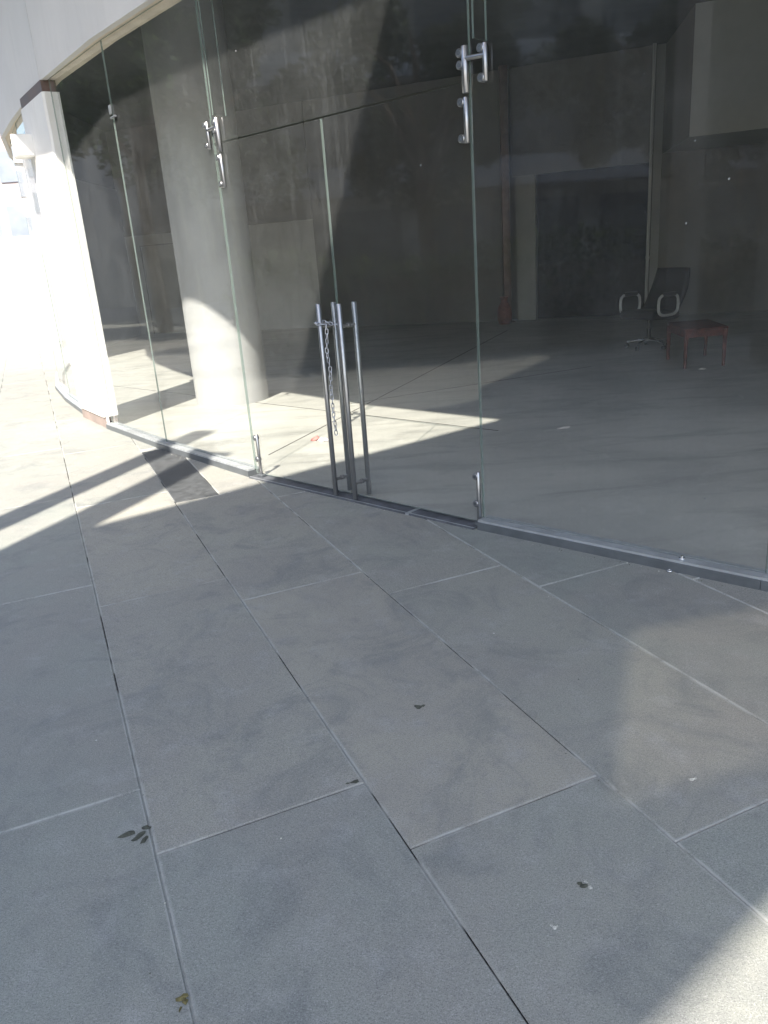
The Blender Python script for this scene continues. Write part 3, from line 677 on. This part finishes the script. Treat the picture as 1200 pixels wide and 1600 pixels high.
def postthing(tipx,tipy,h,w,label):
    fx,fy=tipx-SH.x*h,tipy-SH.y*h; mb=MB(); a=Vector((math.cos(SUNAZ),-math.sin(SUNAZ),0))*w/2; b=Vector((math.sin(SUNAZ),math.cos(SUNAZ),0))*w/2
    mb.obox((fx,fy,h/2),a,b,(0,0,h/2),0,.03); mb.obox((fx,fy,.03),a*1.5,b*1.5,(0,0,.03),0,.01)
    tag(mb.build('post',CONC),label,'post')
# d = .94x-.342y of the shadow axis
def axis(d,s): return (math.cos(SUNAZ)*d+math.sin(SUNAZ)*s,-math.sin(SUNAZ)*d+math.cos(SUNAZ)*s)
postthing(*axis(-3.99,6.15),7.2,.25,'slimmer concrete post left of the shade slab')
postthing(*axis(-3.43,5.35),7.2,.32,'stouter concrete post left of the shade slab')

# ------------------------------------------------------------------ surroundings: far wall, city, trees (also what the glass mirrors)
wl=MB(); wallbox(wl,(-10.2,17.77),(-5.95,18.4),-.25,-.05,2.28); wl.prism([(-10.2,17.73),(-5.95,18.36),(-6.0,18.69),(-10.25,18.06)],2.281,2.34)
tag(wl.build('parapet_wall',WHITE),'long white sunlit parapet wall beyond the pillar','wall')
def block(x,y,w,d,h,mat,label,rows,cols,roof=True,rot=0):
    t=empty('city_building',label,'building',(x,y,0)); t.rotation_euler=(0,0,rot)
    mb=MB(); mb.obox((0,0,h/2-.5),(w/2,0,0),(0,d/2,0),(0,0,h/2+.5)); mb.build('wall',mat,t,(0,0,0))
    mb=MB(); mb.obox((0,0,h+.2),(w/2+.2,0,0),(0,d/2+.2,0),(0,0,.2)); rf=mb.build('roof',mat,t,(0,0,0)); mb=MB(); mb.obox((w*.2,0,h+1.2),(w*.15,0,0),(0,d*.2,0),(0,0,.8)); mb.build('stair_head',mat,rf,(0,0,0))
    for r in range(rows):
        for s,(ux,uy,L,off) in enumerate((((1,0),(0,-1),w,d/2),((0,1),(1,0),d,w/2))):
            for c in range(cols):
                mb=MB()
                a=(c+.5)/cols*L-L/2; z=(r+.55)*h/rows; cx_=ux[0]*a+uy[0]*off; cy_=ux[1]*a+uy[1]*off
                mb.obox((cx_+uy[0]*.02,cy_+uy[1]*.02,z),(ux[0]*L/cols*.32+uy[0]*.05,ux[1]*L/cols*.32+uy[1]*.05,0) if False else (ux[0]*L/cols*.32,ux[1]*L/cols*.32,0),(uy[0]*.06,uy[1]*.06,0),(0,0,h/rows*.28)); mb.build('window',CITYWIN,t,(0,0,0))
block(-30,62,16,12,9,BLDW,'white low block beyond the parapet wall',3,5)
block(-46,78,14,12,13,BLDG,'grey block far beyond the parapet wall',4,5)
block(-17,55,9,10,12,BLDR,'pink grey block behind the curve of the building',4,3)
block(-62,96,22,14,11,BLDW,'long pale block at the far left of the city',3,7)
block(-24,96,14,14,17,BLDW,'tall white block furthest behind the curved building',5,4)
# dark multi-storey neighbour opposite the glass (mirrored in it)
opp=empty('opposite_building','shaded concrete neighbour standing opposite the glass front','building',(-26,-4,0))
mb=MB(); mb.obox((-27,-3,6.5),(4,0,0),(0,17,0),(0,0,7.0)); mb.build('wall',CONC,opp)
for z in(3.6,6.9,10.2):
    mb=MB(); mb.obox((-22.6,-3,z),(.45,0,0),(0,17.2,0),(0,0,.42),0,.02); mb.build('floor_band',BANDM,opp)
for z in(1.7,5.25,8.55):
    for k_ in range(9):
        mb=MB(); mb.obox((-22.98,-3-15.2+k_*3.8,z),(.05,0,0),(0,1.5,0),(0,0,1.05)); mb.build('window',DARKWIN,opp)
op2=empty('opposite_building','taller shaded neighbour standing opposite the curve of the building','building',(-31,25,0))
mb=MB(); mb.obox((-31,25,5.5),(3.5,1.2,0),(-3.2,9,0),(0,0,6.0)); mb.build('wall',CONC,op2)
mb=MB(); mb.obox((-30.9,25,11.8),(3.9,1.3,0),(-3.3,9.4,0),(0,0,.3)); mb.build('roof',CONC,op2)
hg=MB(); rnd=random.Random(12); tn=[]  # hedge added to cover sunlit ground mirrored in the glass
for k in range(14000):
    y=rnd.uniform(-9,7.6); z=1.45*rnd.random()+.12*math.sin(y*1.3)+rnd.gauss(0,.05); x=-6.5+rnd.gauss(0,.26)
    p=Vector((x,y,max(.02,z))); u=Vector((rnd.gauss(0,1),rnd.gauss(0,1),rnd.gauss(0,1))).normalized(); v=u.orthogonal(); q=rnd.uniform(.035,.075)
    hg.face([p-u*q,p-v*q*.5,p+u*q,p+v*q*.5]); tn.append(rnd.random())
for y in range(-9,8):                                     # solid dark core added to close bright gaps between the leaves
    hg.obox((-6.5+rnd.uniform(-.05,.05),y+.0,.55),(.16,0,.03),(.04,.62,0),(.02,0,.56),1); tn+=[.1]*6
ho=hg.build('hedge',[LEAF1,TRUNK]); at=ho.data.attributes.new('slab','FLOAT','FACE'); at.data.foreach_set('value',tn); tag(ho,'added dark green hedge covering the sunlit ground opposite the glass front','hedge')
hl=MB(); rnd=random.Random(2); n=40; prev=None
for i in range(n):
    a=math.radians(-75+i*2.6); d=300; h=14+16*math.sin(i*.43)+8*math.sin(i*1.1)
    cur=((math.sin(a)*d,math.cos(a)*d,-1),(math.sin(a)*(d+90),math.cos(a)*(d+90),max(6,h)))
    if prev: hl.face([prev[0],cur[0],cur[1],prev[1]],0,True)
    prev=cur
struct(weld(hl.build('hills',HILLM),.01),'low hazy hills')
def tree(x,y,h,r,seed,label,mat,palm=False,nl=15000):
    rnd=random.Random(seed); t=empty('palm_tree' if palm else 'tree',label,'tree',(x,y,0),'trees opposite the glass front')
    mb=MB(); top=h*.55 if not palm else h*.8
    mb.tube([(0,0,-.1),(.05,.03,top*.4),(-.04,.06,top*.75),(.02,0,top)],[.2,.16,.13,.1],12)
    cl=[]
    if not palm:
        for k in range(7):
            a=rnd.uniform(0,2*PI); e=rnd.uniform(.2,.9); p=(math.cos(a)*r*.6,math.sin(a)*r*.6,top+(h-top)*e*.6); mb.tube([(0,0,top*rnd.uniform(.6,.95)),(p[0]*.5,p[1]*.5,p[2]*.92),p],[.08,.05,.02],7)
        for k in range(26):
            a=rnd.uniform(0,2*PI); q=rnd.uniform(.2,1)**.5; z=rnd.uniform(-.5,1); rr=r*q*math.sqrt(max(.15,1-z*z*.8)); cl.append((math.cos(a)*rr,math.sin(a)*rr,h*.62+z*h*.34,rnd.uniform(.35,.7)))
    mb.build('trunk',TRUNK,t,(0,0,0))
    lf=MB(); tn=[]
    if palm:
        for k in range(26):
            a=rnd.uniform(0,2*PI); el=rnd.uniform(-.2,1.1); L=r*rnd.uniform(.8,1.15); pts=[]
            for s in range(9):
                q=s/8; pts.append(Vector((math.cos(a)*L*q,math.sin(a)*L*q,top+math.sin(el)*L*q*.8-1.1*q*q*L*.55)))
            sd=Vector((-math.sin(a),math.cos(a),0))
            for s in range(1,9):
                for m_ in range(3):
                    base=pts[s-1].lerp(pts[s],m_/3); d=(pts[s]-pts[s-1]).normalized(); wl_=.55*math.sin(PI*min(1,(s+.5)/9.5))*r/2.2
                    for sg in(-1,1):
                        tip=base+sd*sg*wl_+d*wl_*.6-Vector((0,0,wl_*.35)); lf.face([base,base+d*.05,tip]); tn.append(rnd.random())
    else:
        for k in range(nl):
            c=rnd.choice(cl); a=rnd.uniform(0,2*PI); b=math.acos(rnd.uniform(-1,1)); q=c[3]*rnd.uniform(.4,1)*r/2
            p=Vector((c[0]+math.sin(b)*math.cos(a)*q,c[1]+math.sin(b)*math.sin(a)*q,c[2]+math.cos(b)*q))
            u=Vector((rnd.gauss(0,1),rnd.gauss(0,1),rnd.gauss(0,.6))).normalized(); v=u.orthogonal().normalized(); s=rnd.uniform(.065,.125)
            lf.face([p-u*s,p-v*s*.45,p+u*s,p+v*s*.45]); tn.append(rnd.random())
    o=lf.build('crown',mat,t,(0,0,0)); at=o.data.attributes.new('slab','FLOAT','FACE'); at.data.foreach_set('value',tn)
tree(-12.0,3.2,6.6,2.6,1,'broad leafy tree opposite the double door',LEAF1)
tree(-15.5,8.2,7.5,2.8,2,'tall leafy tree opposite the pillar',LEAF1)
tree(-11.5,-2.6,6.2,2.5,3,'leafy tree left of the shade slab',LEAF1)
tree(-9.0,-6.8,5.2,2.3,4,'feathery palm behind the shade slab',LEAF2,True)
tree(-14.5,-7.5,7.4,2.9,5,'dense tree furthest behind the shade slab',LEAF1)

tree(-13.6,12.2,8.2,2.9,6,'tall tree opposite the curve of the building',LEAF1)
tree(-17.5,16.5,9.5,3.2,7,'tallest leafy tree beside the parapet wall',LEAF1)
tree(-20,10.5,9.0,3.2,8,'broad dark tree behind the others opposite the pillar',LEAF1)
# ------------------------------------------------------------------ light, sky, camera
w=bpy.data.worlds.new('World'); sc.world=w; w.use_nodes=True; nt=w.node_tree; bgn=nt.nodes['Background']
sk=nt.nodes.new('ShaderNodeTexSky'); sk.sky_type='NISHITA'; sk.sun_disc=False; sk.sun_elevation=SUNEL; sk.sun_rotation=PI+SUNAZ; sk.air_density=1.1; sk.dust_density=1.5; sk.ozone_density=1.0
nt.links.new(sk.outputs[0],bgn.inputs[0]); bgn.inputs[1].default_value=.15
ld=bpy.data.lights.new('sun','SUN'); ld.energy=5.0; ld.angle=math.radians(.53); ld.color=(1,.92,.80); lo=bpy.data.objects.new('sun',ld); C.objects.link(lo)
sdir=Vector((math.sin(SUNAZ)*math.cos(SUNEL),math.cos(SUNAZ)*math.cos(SUNEL),-math.sin(SUNEL))); lo.rotation_euler=sdir.to_track_quat('-Z','Y').to_euler(); lo.location=(-4,-8,12)
cd=bpy.data.cameras.new('camera'); cam=bpy.data.objects.new('camera',cd); C.objects.link(cam); sc.camera=cam
f=1215.0; dn=Vector((872-600,4400-800,f)).normalized(); up=-dn; fw=Vector((0,0,1)); fw=(fw-up*fw.dot(up)).normalized(); rt=fw.cross(up)
# rows are world axes expressed in picture axes (x right, y down, z forward)
Rm=Matrix((rt,fw,up)); r_=Rm@Vector((1,0,0)); u_=Rm@Vector((0,-1,0)); b_=Rm@Vector((0,0,-1))
M=Matrix((r_,u_,b_)).transposed().to_4x4(); M.translation=Vector((0,0,1.5)); cam.matrix_world=M
cd.sensor_fit='VERTICAL'; cd.sensor_height=36; cd.sensor_width=27; cd.lens=f/1600*36; cd.clip_end=2000; cd.clip_start=.05
sc.render.resolution_x=768; sc.render.resolution_y=1024
vs=sc.view_settings; sc.display_settings.display_device='sRGB'; vs.view_transform='Standard'; vs.look='None'; vs.gamma=1; vs.exposure=1.32; vs.use_curve_mapping=False
cy=sc.cycles; cy.max_bounces=10; cy.diffuse_bounces=5; cy.glossy_bounces=5; cy.transparent_max_bounces=32; cy.transmission_bounces=4; cy.sample_clamp_indirect=6; cy.caustics_reflective=False; cy.caustics_refractive=False
cy.use_denoising=True
try: cy.denoiser='OPENIMAGEDENOISE'
except Exception: pass
